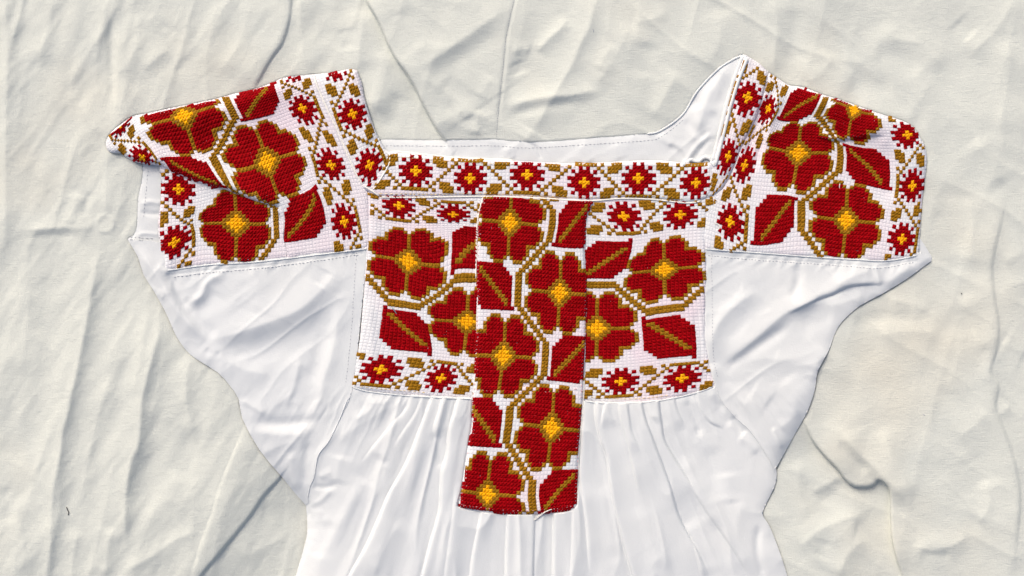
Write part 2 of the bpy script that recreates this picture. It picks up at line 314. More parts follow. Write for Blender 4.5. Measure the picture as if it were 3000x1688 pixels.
# ------------------------------------------------------------------ ground the blouse gives its parts
j1 = len(gy)
D = sdf(GX, GY, smooth(np.vstack([SIL, SIL[:1]]), 2))
Dp = np.maximum(D, 0)
ZSp = np.where(D > 0, ZS * np.exp(-Dp / 45), ZS)
SHEET = np.where(D > 0, ZS * np.exp(-Dp / 45) - 9 * (1 - np.exp(-Dp / 7)), ZS)
GARM = ZSp + 3 + 7 * (1 - np.exp(-Dp / 15))
TOP = np.maximum(SHEET, -50.0)

# sheet mesh, finer where the folds are in view, reaching well past the frame
def axis(a, b, g, far):
    core = np.arange(a, b + g, g); lo = [a]; st = g
    while lo[-1] > -far: st *= 1.25; lo.append(lo[-1] - st)
    hi = [core[-1]]; st = g
    while hi[-1] < far + b: st *= 1.25; hi.append(hi[-1] + st)
    return np.concatenate([np.array(lo[1:][::-1]), core, np.array(hi[1:])])
ax = axis(-120, 3120, 4.0, 1600); ay = axis(-120, 1800, 4.0, 1400)
AX, AY = np.meshgrid(ax, ay)
inn = (AX >= GX0) & (AX <= GX1) & (AY >= GY0) & (AY <= GY1)
Zfar = noise(AX, AY, 210, 1, .5, 1.5, 3) * 4.2 + noise(AX, AY, 60, 2, math.radians(-28), 2.6, 2) * 1.5
Zg = sample(SHEET, AX.ravel(), AY.ravel()).reshape(AX.shape)
edge = np.minimum.reduce([AX - GX0, GX1 - AX, AY - GY0, GY1 - AY]); wf = np.clip(edge / 60, 0, 1)
ZZ = Zfar * (1 - wf) + Zg * wf
S_X = SHX.copy(); S_Y = SHY.copy(); SHX[:] = 0; SHY[:] = 0
AX0, AY0 = AX, AY
AX = AX0 + sample(S_X, AX0.ravel(), AY0.ravel()).reshape(AX0.shape) * wf; AY = AY0 + sample(S_Y, AX0.ravel(), AY0.ravel()).reshape(AX0.shape) * wf
nx, ny = len(ax), len(ay); idx = np.arange(nx * ny).reshape(ny, nx)
F = np.stack([idx[1:, :-1], idx[1:, 1:], idx[:-1, 1:], idx[:-1, :-1]], -1).reshape(-1, 4)
co = np.stack([(AX.ravel() - CX) * K * (H - ZZ.ravel()) / H, -(AY.ravel() - CY) * K * (H - ZZ.ravel()) / H, ZZ.ravel() * K], 1)
sheet = tag(link("linen_sheet", make_mesh("linen_sheet", co, F, [M_SHEET])), "rumpled cream linen sheet spread flat under the embroidered blouse", "sheet")
gm = make_mesh("ground", np.array([(-30, -30, -.02), (30, -30, -.02), (30, 30, -.02), (-30, 30, -.02)]), np.array([[0, 1, 2, 3]]), [M_GROUND])
go = link("ground", gm); go["kind"] = "structure"

# ------------------------------------------------------------------ cotton folds of the blouse
cotton_strokes = [
 # rolled cuff on the left
 ('r',[(385,708),(430,765),(466,815),(494,866),(520,912),(560,955),(596,992),(610,1010)],16,24,17), ('r',[(488,790),(512,835),(540,886),(567,905)],-9,12), ('r',[(455,780),(490,800),(505,860)],4,6),
 ('r',[(660,795),(608,826),(588,866),(548,893)],9,8,13), ('r',[(640,850),(600,900),(570,915)],-5,16), ('r',[(548,893),(590,950),(640,985)],-5,14), ('r',[(430,830),(452,850),(478,858)],3,5), ('r',[(455,860),(480,875)],3,5),
 ('r',[(1000,760),(960,830),(880,905),(800,940),(700,975),(590,1008)],15,44,30), ('r',[(1000,900),(900,985),(800,1020),(690,1030),(600,1024)],-8,36), ('r',[(590,1008),(650,1050),(720,1085),(800,1100)],6,20), ('r',[(600,1020),(620,1035),(650,1040)],-3,8),
 ('r',[(990,880),(985,960),(970,1040),(945,1120),(925,1190)],7,12,20), ('r',[(955,960),(930,1050),(905,1130)],-5,16), ('r',[(880,1040),(870,1100),(850,1160),(825,1195)],5,16,8), ('r',[(720,780),(760,850),(740,920)],4,40), ('r',[(960,790),(930,840)],-4,18),
 ('r',[(700,1170),(745,1195),(782,1217)],5,7,12), ('r',[(730,1232),(800,1242),(880,1238),(950,1225)],-7,13), ('r',[(740,1262),(820,1275),(910,1270)],6,18), ('r',[(860,1290),(790,1320),(770,1340)],4,14),
 ('r',[(850,1320),(860,1390),(880,1440)],5,12), ('r',[(905,1290),(895,1360),(893,1430)],-4,10),
 # armhole seam folds left
 ('r',[(1000,1230),(965,1290),(930,1335),(918,1400),(905,1440)],5,6,9), ('r',[(912,1425),(950,1428),(990,1420)],-3,6), ('r',[(905,1480),(940,1465),(975,1430)],5,7), ('r',[(905,1505),(950,1500)],4,8), ('r',[(930,1400),(975,1380)],3,7),
 # pleats left of the placket
 ('s',[(1206,1150),(1190,1200),(1145,1250),(1095,1310),(1050,1370)],6,26,1,4), ('s',[(1240,1152),(1220,1210),(1180,1270),(1150,1320)],5,18,1,3), ('r',[(1105,1155),(1085,1200),(1030,1235)],5,9), ('r',[(1150,1180),(1095,1220),(1030,1260),(990,1310)],5,16),
 ('s',[(1268,1150),(1250,1210),(1235,1250),(1208,1320),(1180,1380),(1140,1450),(1115,1510),(1075,1600),(1020,1700),(990,1800)],12,38,1,2.6),
 ('s',[(1300,1150),(1290,1200),(1274,1250),(1275,1290)],6,20,1,2.2), ('r',[(1275,1260),(1285,1330),(1298,1380)],-5,10), ('s',[(1345,1150),(1335,1200),(1318,1260),(1310,1330),(1296,1380),(1292,1440),(1288,1500),(1260,1600),(1235,1700),(1215,1800)],15,44,1,2.6),
 ('r',[(1180,1520),(1130,1600),(1090,1700)],6,22), ('r',[(1060,1400),(1020,1490),(960,1600),(920,1700)],6,34,22), ('r',[(1120,1330),(1060,1420)],-4,24), ('r',[(1000,1330),(980,1420)],5,22), ('r',[(960,1520),(930,1640)],-4,20), ('r',[(1130,1350),(1130,1410),(1160,1440)],3,14),
 ('s',[(1412,1490),(1400,1560),(1385,1640),(1375,1750)],9,40,1,3), ('s',[(1330,1500),(1320,1580),(1305,1690),(1300,1760)],6,24,1,4), ('s',[(1489,1480),(1487,1560),(1484,1640),(1482,1760)],10,36,1,2), ('s',[(1565,1490),(1562,1600),(1558,1760)],8,26,-1,3), ('s',[(1624,1490),(1623,1590),(1621,1760)],12,44,1,1.8), ('s',[(1680,1500),(1678,1600),(1672,1760)],6,20,1,4), ('r',[(1530,1500),(1528,1620),(1525,1760)],4,10),
 # pleats right of the placket
 ('s',[(1709,1180),(1704,1300),(1700,1400),(1712,1470),(1722,1560),(1730,1700)],9,26,1,3), ('s',[(1745,1168),(1748,1230),(1762,1290),(1780,1340),(1790,1420),(1806,1500),(1830,1600),(1858,1700),(1880,1800)],12,38,1,2.2), ('s',[(1778,1168),(1768,1215),(1764,1260)],6,16,1,2.2), ('s',[(1813,1168),(1820,1230),(1840,1300),(1858,1380),(1875,1460)],8,28,1,3), ('s',[(1838,1168),(1848,1260),(1880,1330)],6,18,-1,3),
 ('s',[(1876,1165),(1890,1230),(1912,1290),(1942,1370),(1960,1420),(1990,1520),(2040,1610),(2090,1720)],11,40,-1,2.6), ('s',[(1893,1165),(1905,1210),(1925,1250)],5,14,1,2.2), ('s',[(1927,1160),(1935,1230),(1945,1290),(1975,1345),(2010,1400),(2060,1480)],9,30,-1,2.6), ('s',[(1972,1150),(1982,1200),(2010,1260)],6,16,-1,2.6),
 ('r',[(2005,1165),(2025,1200),(2045,1250),(2050,1285)],-6,8), ('s',[(2043,1160),(2055,1200),(2080,1235),(2130,1260)],7,22,1,3), ('r',[(2000,1330),(2030,1410),(2075,1500),(2100,1560)],7,14,22), ('s',[(2000,1390),(2040,1450),(2080,1510),(2130,1580),(2180,1660),(2210,1740)],8,50,1,5), ('s',[(2000,1530),(2030,1590),(2060,1700)],7,24,1,3),
 ('r',[(2080,1300),(2090,1400),(2085,1480)],-4,20), ('r',[(1860,1480),(1900,1560),(1940,1680)],5,24), ('r',[(1760,1420),(1780,1520),(1800,1640)],4,14), ('r',[(2180,1440),(2160,1560),(2200,1680)],5,30), ('r',[(2225,1530),(2218,1610),(2240,1700)],-5,8), ('r',[(2130,1380),(2140,1480)],4,22),
 # armhole seam right
 ('r',[(2095,1140),(2116,1176),(2155,1223),(2194,1258),(2233,1312),(2256,1351),(2272,1392)],4,5,9), ('r',[(2145,1215),(2165,1250),(2185,1275)],-5,7), ('r',[(2160,1280),(2190,1295),(2220,1330)],4,9), ('r',[(2262,1250),(2278,1290),(2292,1318)],6,4,8), ('r',[(2110,1170),(2110,1215),(2145,1245)],-4,12),
 # right sleeve
 ('r',[(2110,1075),(2170,1030),(2230,980),(2300,920),(2370,885),(2420,860)],13,15,34), ('s',[(2300,925),(2390,878),(2440,860),(2478,840),(2515,833),(2560,832),(2590,838)],12,22,1,3), ('r',[(2085,1050),(2088,990),(2110,940),(2160,890),(2230,845)],10,24,16), ('r',[(2120,1100),(2150,1060),(2230,1005),(2320,950)],-6,12), ('r',[(2090,1180),(2092,1120),(2088,1060)],5,12),
 ('r',[(2325,775),(2340,800),(2330,850),(2310,880)],-5,10), ('r',[(2480,845),(2430,865),(2380,880)],-4,6), ('r',[(2440,840),(2500,810),(2560,785)],7,14), ('r',[(2562,770),(2570,800),(2582,838)],7,7,7), ('r',[(2590,838),(2640,800),(2690,770)],6,14), ('r',[(2410,900),(2480,885),(2540,860)],5,18), ('r',[(2330,960),(2400,930),(2450,930)],-4,22),
 ('r',[(2180,1060),(2250,1050),(2330,1050),(2430,1010)],5,26), ('r',[(2370,1120),(2400,1060),(2428,1030)],4,16), ('r',[(2300,1100),(2330,1160),(2330,1230)],5,26), ('r',[(2340,1210),(2280,1260)],4,14), ('r',[(2200,1140),(2260,1180)],3,28),
 # inside of the back at the neck
 ('r',[(1560,420),(1575,440),(1588,470)],-3,4), ('r',[(1960,420),(1990,450),(2010,480)],-5,7), ('r',[(1930,390),(1965,420),(2000,430)],4,7), ('r',[(2140,190),(2090,260),(2060,330),(2050,400)],7,20),('r',[(2110,200),(2060,270),(2020,330)],-4,12),('r',[(2120,300),(2100,380),(2060,440)],6,14),('r',[(1700,420),(1720,450),(1735,480)],4,9),('r',[(1480,430),(1500,470)],4,10),('r',[(1300,430),(1330,455)],3,14),('r',[(2040,300),(2050,360),(2020,420)],5,12), ('r',[(2000,350),(2060,400),(2080,400)],-4,10), ('r',[(2000,490),(2040,430),(2090,385)],6,5), ('r',[(2010,500),(2060,430),(2100,400)],-4,6), ('r',[(2080,240),(2070,300),(2100,340)],4,12), ('r',[(1800,420),(1820,470)],3,14),
]
COTTON = noise(GX, GY, 120, 11, .3, 1.4, 3) * 1.8 + noise(GX, GY, 38, 12, .9, 1.8, 2) * .5
th = np.arctan2(GX - 1550, GY - 220); rr_ = np.hypot(GX - 1550, GY - 220); FAN = np.clip((GY - 1120) / 60, 0, 1) * np.clip((2200 - np.abs(GX - 1560) * 2.6) / 500, 0, 1)
fan_n = lambda wl, sd_, st, p: (1 - np.clip(np.abs(noise(th * 1000, rr_ * .35, wl, sd_, 0, st, 2)) * 1.4, 0, 1)) ** p
COTTON = COTTON * (1 - .6 * FAN) + FAN * (fan_n(55, 61, 2.6, 1.6) * 7 + fan_n(22, 62, 2.2, 1.5) * 2.6 * np.clip((1420 - GY) / 260, .15, 1))
COTTON += (1 - .8 * FAN) * (1 - np.clip(np.abs(noise(GX, GY, 95, 51, .9, 3.4, 2)) * 1.5, 0, 1)) ** 2.5 * 2.6 + (1 - FAN) * (1 - np.clip(np.abs(noise(GX, GY, 60, 52, -.8, 1.6, 2)) * 1.5, 0, 1)) ** 2.5 * .8
def start_up(a):
    p = list(a[1])
    if a[0] == 's' and 1140 < p[0][1] < 1200 or 1475 < p[0][1] < 1505 and a[0] == 's':
        (x0, y0), (x1, y1) = p[0], p[1]; f = 90.0 / max(abs(y1 - y0), 1); p = [(x0 - (x1 - x0) * f * .5, y0 - 90)] + p
    return (a[0], p) + tuple(a[2:])
cotton_strokes = [start_up(a) for a in cotton_strokes]
COTTON = apply(COTTON, [(a[0], a[1], a[2] * 1.15) + ((a[3] * 1.7,) if a[0] == 's' else (a[3] * 1.2,)) + tuple(a[4:]) if a[0] == 's' or len(a) < 5 else a for a in cotton_strokes])
# little gathers along the hems of both sleeves
hem_l = smooth([(490,806),(609,792),(741,783),(874,766),(1062,742)]); hem_r = smooth([(2066,745),(2202,757),(2388,770),(2517,778),(2583,780),(2690,764)])
for hem, sd_ in ((hem_l, 21), (hem_r, 22)):
    d, sg, u = pdist(GX, GY, hem); COTTON += np.where(d < 90, np.sin(u * 95 + noise(GX, GY, 90, sd_) * 5) * 1.4 * np.exp(-(d / 20) ** 2) - 2.0 * np.exp(-(d / 3.2) ** 2), 0)
COTTON = box_blur(COTTON, 1) * .82

# ------------------------------------------------------------------ a cloth part from its outline
class TPS:
    def __init__(s, src, dst, lam=.5):
        s.p = np.array(src, float); q = np.array(dst, float); n = len(s.p)
        s.c = s.p.mean(0); s.k = np.abs(s.p - s.c).max(); P = (s.p - s.c) / s.k; s.P = P
        A = np.zeros((n + 3, n + 3)); A[:n, :n] = s.U(P) + np.eye(n) * lam * 1e-3
        A[:n, n] = 1; A[:n, n + 1:] = P; A[n, :n] = 1; A[n + 1:, :n] = P.T
        s.w = np.linalg.solve(A, np.vstack([q, np.zeros((3, 2))]))
    def U(s, X):
        r2 = ((X[:, None, :] - s.P[None]) ** 2).sum(-1); return r2 * np.log(r2 + 1e-12) * .5
    def __call__(s, X):
        X = (np.asarray(X, float) - s.c) / s.k; out = np.empty((len(X), 2)); n = len(s.P)
        for i in range(0, len(X), 60000):
            x = X[i:i + 60000]; out[i:i + 60000] = s.U(x) @ s.w[:n] + s.w[n] + x @ s.w[n + 1:]
        return out
blouse = bpy.data.objects.new("embroidered_blouse", None); COL.objects.link(blouse)
blouse.empty_display_size = .1
tag(blouse, "white cotton blouse with red flower cross stitch yoke, sleeves and placket, lying on the linen", "blouse")

def part(name, poly, mats, relief, off, low=.3, fw=4.0, edge=None, under=None, tps=None, g=None, label=None, flat=0.0, sm=3, lean=True, lean_edges=True):
    poly = np.array(poly, float)
    if g is None: g = 2.4 if mats[0] is M_COTTON else 3.0
    P = smooth(np.vstack([poly, poly[:1]]), sm)[:-1] if sm > 1 else poly
    x0, y0 = np.floor(P.min(0) / g) * g - 2 * g; x1, y1 = P.max(0) + 3 * g
    xs = np.arange(x0, x1, g); ys = np.arange(y0, y1, g); X, Y = np.meshgrid(xs, ys)
    sd = sdf(X, Y, P)
    # snap the rim of the grid to the outline
    V = np.stack([X.ravel(), Y.ravel()], 1); s = sd.ravel(); near = np.abs(s) < g * .75
    if near.any():
        Pc = np.vstack([P, P[:1]]); q = V[near]; best = np.full(len(q), 1e18); bp = q.copy()
        for i in range(len(Pc) - 1):
            a = Pc[i]; dv = Pc[i + 1] - a; L2 = dv @ dv
            if L2 < 1e-9: continue
            t = np.clip(((q - a) @ dv) / L2, 0, 1); c = a + t[:, None] * dv; dd = ((q - c) ** 2).sum(1); m = dd < best
            best[m] = dd[m]; bp[m] = c[m]
        V[near] = bp
    keep = (s > -g * .75).reshape(X.shape)
    def zfun(x, y, dist):
        base = sample(GARM, x, y); r = sample(relief, x, y) if relief is not None else 0
        z = base + low + (off + r - low) * (1 - np.exp(-np.maximum(dist, 0) / fw))
        if under is not None:
            for pl in under:
                du = sdf(x, y, pl); m = np.clip((du + 1) / 7, 0, 1); z = z * (1 - m) + (base - 3) * m
        return z
    if edge is None: dist = np.maximum(s, 0)
    elif len(edge) == 0: dist = np.full(len(s), 1e3)
    else: dist = np.min([pdist(V[:, 0], V[:, 1], smooth(e, 3))[0] for e in edge], 0)
    z = zfun(V[:, 0], V[:, 1], dist)
    ZR = z.reshape(X.shape)
    nyy, nxx = X.shape; idx = np.arange(nxx * nyy).reshape(nyy, nxx)
    q = keep[:-1, :-1] & keep[1:, :-1] & keep[:-1, 1:] & keep[1:, 1:]
    F = np.stack([idx[1:, :-1], idx[1:, 1:], idx[:-1, 1:], idx[:-1, :-1]], -1)[q]
    used = np.unique(F); re = np.full(len(V), -1); re[used] = np.arange(len(used)); F = re[F]
    V2 = V[used]; z2 = z[used]
    if mats[0] is M_COTTON and lean:
        k_ = np.clip(np.abs(s[used]) / 8, 0, 1) if lean_edges else 1.0
        V2 = V2 + np.stack([sample(SHX, V2[:, 0], V2[:, 1]) * k_, sample(SHY, V2[:, 0], V2[:, 1]) * k_], 1)
    uv = None
    if tps is not None: uv = tps[1](V2)
    o = link(name, make_mesh(name, world(V2, z2), F, mats, uv=uv), blouse)
    if label: o["label"] = label
    # keep the top of everything for the threads
    gi = (GX >= x0) & (GX <= xs[-1]) & (GY >= y0) & (GY <= ys[-1])
    gxx, gyy = GX[gi], GY[gi]
    sdg = sample(sd, gxx, gyy, x0, y0, g); zg = sample(ZR, gxx, gyy, x0, y0, g)
    t = TOP[gi]; TOP[gi] = np.where(sdg > 0, np.maximum(t, zg), t)
    return dict(obj=o, sd=sd, Z=ZR, x0=x0, y0=y0, g=g)

PLACKET = [(1416,560),(1413,576),(1398,649),(1395,769),(1394,875),(1390,1043),(1382,1155),(1380,1240),(1374,1279),(1361,1355),(1350,1438),(1341,1477),(1350,1489),(1399,1499),(1466,1507),(1532,1509),(1598,1506),(1651,1502),(1681,1492),(1692,1481),(1693,1461),(1696,1361),(1702,1265),(1711,1163),(1713,1107),(1719,1034),(1718,970),(1722,875),(1717,737),(1719,642),(1723,560)]
placket_np = smooth(np.vstack([PLACKET, PLACKET[:1]]), 2)[:-1]
YOKE = [(1078,560),(1080,642),(1074,737),(1064,880),(1055,986),(1045,1056),(1039,1100),(1034,1134),(1083,1146),(1179,1157),(1274,1163),(1382,1168),(1550,1174),(1712,1175),(1775,1181),(1870,1180),(1965,1168),(2044,1149),(2076,1140),(2095,1132),(2086,1097),(2076,1050),(2067,983),(2066,875),(2070,780),(2067,737),(2070,623),(2079,570),(1580,550)]
SEAM_L = [(1034,1134),(1018,1185),(994,1230),(963,1293),(932,1335),(920,1398),(908,1425),(902,1455)]
SEAM_R = [(2095,1132),(2116,1176),(2155,1223),(2194,1258),(2233,1312),(2256,1351)]
yoke_np = smooth(np.vstack([YOKE, YOKE[:1]]), 2)[:-1]
EMB_BOT_L = [(490,791),(609,774),(741,767),(874,752),(980,739),(1076,727)]
EMB_BOT_R = [(2066,730),(2202,740),(2388,754),(2517,762),(2583,765),(2640,759),(2688,748)]

# back panel seen inside the neck
back_poly = BACK_TOP[1:] + [(1130,470),(1200,520),(1700,540),(2060,540),(2110,470),(2150,300),(2190,175)]
part("back_panel", back_poly, [M_COTTON], COTTON * .9 - 6, 0, low=0, edge=[], sm=2)
back_top = BACK_TOP[1:]
# facings
part("sleeve_facing", [(414,470),(419,485),(415,533),(404,586),(401,666),(386,692),(374,702),(420,708),(475,722),(500,660),(500,560),(500,490)], [M_COTTON], apply(np.zeros_like(GX), [('r',[(405,600),(440,592),(480,598)],4,7), ('r',[(405,620),(450,628),(480,622)],-3,7), ('r',[(395,690),(430,684),(475,690)],3,5)]) - 4, 0, low=0, edge=[], sm=2, label="white cotton underside showing at the left cuff")
part("sleeve_facing", [(2685,690),(2697,700),(2720,736),(2731,757),(2719,772),(2680,760),(2660,740)], [M_COTTON], None, -3, low=0, edge=[], sm=2, label="shaded cotton inside of the right cuff")
# skirt and side panels
skirt = [(1020,1112),(1026,1134)] + [(x - 9, y) for x, y in SEAM_L[1:-1]] + [(895,1455),(896,1481)] + LEFT_LOW + RIGHT_LOW + [(x + 8, y - 4) for x, y in SEAM_R[::-1]] + [(2104,1112),(1560,1120)]
part("skirt_panel", skirt, [M_COTTON], COTTON, 0, low=0, edge=[], under=[yoke_np, placket_np], sm=2)
side_l = LEFT + SEAM_L[::-1] + [(1045,1056),(1070,800),(1080,720)] + [(980,715),(874,725),(741,740),(609,750),(500,765),(470,712),(420,705)]
part("side_panel", side_l, [M_COTTON], COTTON, 1, low=0, edge=[], under=[yoke_np], sm=2, label="creased white cotton panel under the left sleeve")
side_r = [(2719,771),(2730,760),(2700,740)] + [(2583,745),(2388,735),(2202,720),(2060,712),(2060,880),(2062,983),(2070,1050),(2080,1097)] + SEAM_R + [(2268,1375)] + RIGHT
part("side_panel", side_r, [M_COTTON], COTTON, 1, low=0, edge=[], under=[yoke_np], sm=2, label="creased white cotton panel under the right sleeve")

# ------------------------------------------------------------------ cross stitch charts
def flower(cs, ct):
    c = {}
    for s in range(-9, 10):
        for t in range(-9, 10):
            a, b = abs(s), abs(t); lim = {0: 8, 1: 8, 2: 9, 3: 9, 4: 9, 5: 8, 6: 5, 7: 5, 8: 5}.get(b)
            if b == 9: ok = 2 <= a <= 4
            else: ok = a <= lim and (a <= 8 or 2 <= b <= 4)
            if ok: c[s, t] = 'r'
    for k in range(4, 9):
        for q in ((0, k), (0, -k), (k, 0), (-k, 0)): c[q] = 'o'
    for a, b in ((2,10),(3,10),(4,10),(5,9),(6,8),(6,7),(6,6),(7,6),(8,6),(9,5),(10,4),(10,3),(10,2),(9,1),(1,9)):
        for i in (1, -1):
            for j in (1, -1): c[a * i, b * j] = 'o'
    for a in range(-3, 4):
        for b in range(-3, 4):
            m = abs(a) + abs(b)
            if m <= 4 and not (abs(a) == 3 and abs(b) > 1) and not (abs(b) == 3 and abs(a) > 1): c[a, b] = 'o'
    for a in range(-2, 3):
        for b in range(-2, 3):
            if abs(a) + abs(b) <= 2: c[a, b] = 'y'
    return {(cs + a, ct + b): v for (a, b), v in c.items()}
def leaf(k):
    c = {}; rows = {-6: (18, 27), -5: (17, 26), -4: (16, 26), 3: (15, 25), 4: (15, 24), 5: (14, 23)}
    for t in range(-6, 6):
        a, b = rows.get(t, (15, 26))
        for s in range(a, b + 1): c[s, t] = 'r'
    for s in range(16, 25): c[s, 20 - s] = 'o'; c[s, 19 - s] = 'o'
    return {((s if k % 2 == 0 else 16 - s), t + 17 * k): v for (s, t), v in c.items()}
def main_chart(ks, only=None):
    out = []; vine = {}
    for k in ks:
        if only is None or k in only: out.append(("embroidered_flower", flower(0 if k % 2 == 0 else 16, 17 * k)))
        out.append(("embroidered_leaf", leaf(k))) if (only is None or k in only) else None
        cols = (12, 13) if k % 2 == 0 else (3, 4)
        for t in range(-4, 5):
            for s in cols: vine[s, t + 17 * k] = 'o'
        for i in range(5, 13):
            for s in (16 - i, 17 - i):
                if k % 2 == 0: vine[s, 17 * k + i] = 'o'; vine[s, 17 * k - i] = 'o'
                else: vine[s, 17 * k + 17 - i] = 'o'; vine[s, 17 * k - 17 + i] = 'o'
    out.append(("embroidered_vine", vine)); return out
def rosette(s0, t0):
    c = {}
    lim = {0: 3, 1: 4, 2: 2}
    for r in range(-4, 5):
        for t in range(-4, 5):
            a, b = abs(t), abs(r)
            ok = (b <= 2 and a <= lim[b]) or (b == 3 and (a == 3 or a <= 1)) or (b == 4 and a == 1)
            if ok: c[s0 + r, t0 + t] = 'r'
    for r, t in ((0, 0), (1, 0), (-1, 0), (0, 1), (0, -1)): c[s0 + r, t0 + t] = 'y'
    return c
def border_chart(base, evens, odds):
    out = []; z = {}
    def put(d, r, t, v): d[base + r, t] = v
    for t0 in evens:
        out.append(("embroidered_rosette", rosette(base, t0)))
        for t in range(-3, 4): put(z, 5, t0 + t, 'o')
        for sg in (1, -1):
            for d in range(4, 12): put(z, 8 - d, t0 + sg * d, 'o')
            put(z, 5, t0 + sg * 5, 'o'); put(z, -4, t0 + sg * 10, 'o')
            a, b = {}, {}
            for r, lo, hi in ((3, 7, 9), (4, 7, 10), (5, 8, 10)):
                for d in range(lo, hi + 1): put(a, r, t0 + sg * d, 'o')
            for r, lo, hi in ((-2, 6, 8), (-3, 5, 8), (-4, 5, 7)):
                for d in range(lo, hi + 1): put(b, r, t0 + sg * d, 'o')
            out += [("embroidered_leaflet", a), ("embroidered_leaflet", b)]
    for t0 in odds:
        out.append(("embroidered_rosette", rosette(base + 1, t0)))
        for t in range(-3, 4): put(z, -4, t0 + t, 'o')
    out.append(("border_vine", z)); return out
# one cross stitch: a lower strand, an upper strand and the thread bed under them
def strand(dx, dy, wd, h0, h1):
    v = []; L = math.hypot(dx, dy); nxx, nyy = -dy / L, dx / L
    for f, hh, ww in ((-1, h0, .62), (-.5, h1 * .9, 1), (.5, h1 * .9, 1), (1, h0, .62)):
        for side, hs in ((-1, .1), (-.62, .78), (0, 1), (.62, .78), (1, .1)):
            v.append((dx * f + nxx * side * wd * ww, dy * f + nyy * side * wd * ww, hh * hs))
    f = [(i * 5 + j, i * 5 + j + 1, (i + 1) * 5 + j + 1, (i + 1) * 5 + j) for i in range(3) for j in range(4)]
    return v, f
v1, f1 = strand(.48, .46, .27, .06, .25); v2, f2 = strand(-.48, .46, .29, .08, .38)
vb = [(-.56, -.56, .05), (.56, -.56, .05), (.56, .56, .05), (-.56, .56, .05)]
TV = np.array(v1 + v2 + vb); TF = np.array(f1 + [tuple(i + 20 for i in q) for q in f2] + [(40, 41, 42, 43)])
CODE = {'r': 0, 'o': 1, 'y': 2}
def stitch(part_, tps, chart, cell=10.5, drop=None):
    for name, cells in chart:
        if not cells: continue
        ks = np.array(list(cells.keys()), float); cs = np.array([CODE[v] for v in cells.values()])
        c = tps[0](ks)
        sd = sample(part_['sd'], c[:, 0], c[:, 1], part_['x0'], part_['y0'], part_['g'])
        inside = (c[:, 0] > part_['x0']) & (c[:, 1] > part_['y0']) & (c[:, 0] < part_['x0'] + part_['g'] * part_['sd'].shape[1]) & (c[:, 1] < part_['y0'] + part_['g'] * part_['sd'].shape[0])
        ok = (sd > 2.2) & inside
        if drop is not None: ok &= ~drop(c)
        if ok.sum() < 2: continue
        ks, cs = ks[ok], cs[ok]; n = len(ks); m = len(TV)
        sc = RNG.uniform(.92, 1.06, (n, 1)); ang = RNG.normal(0, .10, (n, 1)); jit = RNG.normal(0, .025, (n, 1, 2))
        tx, ty = TV[None, :, 0] * sc, TV[None, :, 1] * sc
        u = tx * np.cos(ang) - ty * np.sin(ang); v = tx * np.sin(ang) + ty * np.cos(ang)
        pts = np.stack([ks[:, None, 0] + u, ks[:, None, 1] + v], -1) + jit
        p = tps[0](pts.reshape(-1, 2))
        hz = (TV[None, :, 2] * RNG.uniform(.85, 1.2, (n, 1)) * cell).ravel()
        z = sample(part_['Z'], p[:, 0], p[:, 1], part_['x0'], part_['y0'], part_['g']) + hz + .25
        fl = np.linalg.norm(tps[0](np.array([[0, 0], [0, 1], [1, 0]], float)), axis=1) # warm cache, keeps winding test below
        a, b_, c_ = tps[0](np.array([ks[0], ks[0] + (1, 0), ks[0] + (0, 1)])); flip = np.cross(b_ - a, c_ - a) > 0
        F = (TF[None] + (np.arange(n) * m)[:, None, None]).reshape(-1, 4)
        if flip: F = F[:, ::-1]
        me = make_mesh(name, world(p, z), F, [M_RED, M_OCHRE, M_YELLOW], mi=np.repeat(cs, len(TF)))
        link(name, me, part_['obj'])
def maps(pairs, lam=.5):
    s = [p[0] for p in pairs]; d = [p[1] for p in pairs]; return TPS(s, d, lam), TPS(d, s, lam)

EMB = noise(GX, GY, 150, 31, .2, 1.2, 2) * 1.6
# ---- yoke
yk = maps([((0,0),(1196,766)),((-8.5,0),(1199,686.5)),((8.5,0),(1189,852)),((0,8.5),(1100.6,750)),((0,-8.5),(1289.4,778.4)),
  ((16,-17),(1369,942)),((7.5,-17),(1372,864)),((24.5,-17),(1360,1026)),((16,-8.5),(1272,937)),((13.5,5.5),(1123,894)),((27.5,-6.5),(1264.4,1043.5)),((2.5,-11.5),(1320,806)),((-3,-11.5),(1325,718)),
  ((-18,3),(1169,603)),((-17,-12),(1328,629.5)),((33,3),(1115,1083)),((34,-12),(1292,1108.6)),
  ((0,-68),(1947,791)),((-8.5,-68),(1944.4,712)),((8.5,-68),(1947.6,863)),((0,-59.5),(1852.4,799.4)),((0,-76.5),(2044,782)),((16,-51),(1749.2,962.5)),((7.5,-51),(1750.8,873.7)),((24.5,-51),(1747.6,1043.5)),((16,-59.5),(1846,961)),
  ((13.5,-62.5),(1879,929)),((27.5,-74.5),(2039.7,1049.8)),((-11.5,-57.5),(1853,698.7)),((-18,-57),(1827,634)),((-17,-72),(1993.6,629.5)),((33,-57),(1819,1118)),((34,-72),(1998,1108.6))])
yr = apply(EMB.copy(), [('r',[(2090,1130),(2060,1050),(2040,960),(2045,900)],-3,10), ('r',[(2070,1110),(2020,1020),(2010,930)],5,18), ('r',[(1085,1120),(1090,1000),(1080,860)],4,14), ('r',[(1085,600),(1110,700)],4,12)])
yoke = part("yoke_panel", YOKE, [M_AIDA], yr, 5.5, fw=4, tps=yk, sm=2, label="embroidered chest panel with flowers running sideways")
plk_hole = smooth(np.array([(1420,560),(1406,700),(1402,900),(1396,1100),(1392,1180),(1704,1180),(1712,1060),(1712,800),(1714,560),(1420,560)], float), 1)
under_placket = lambda c: sdf(c[:, 0], c[:, 1], plk_hole) > 6
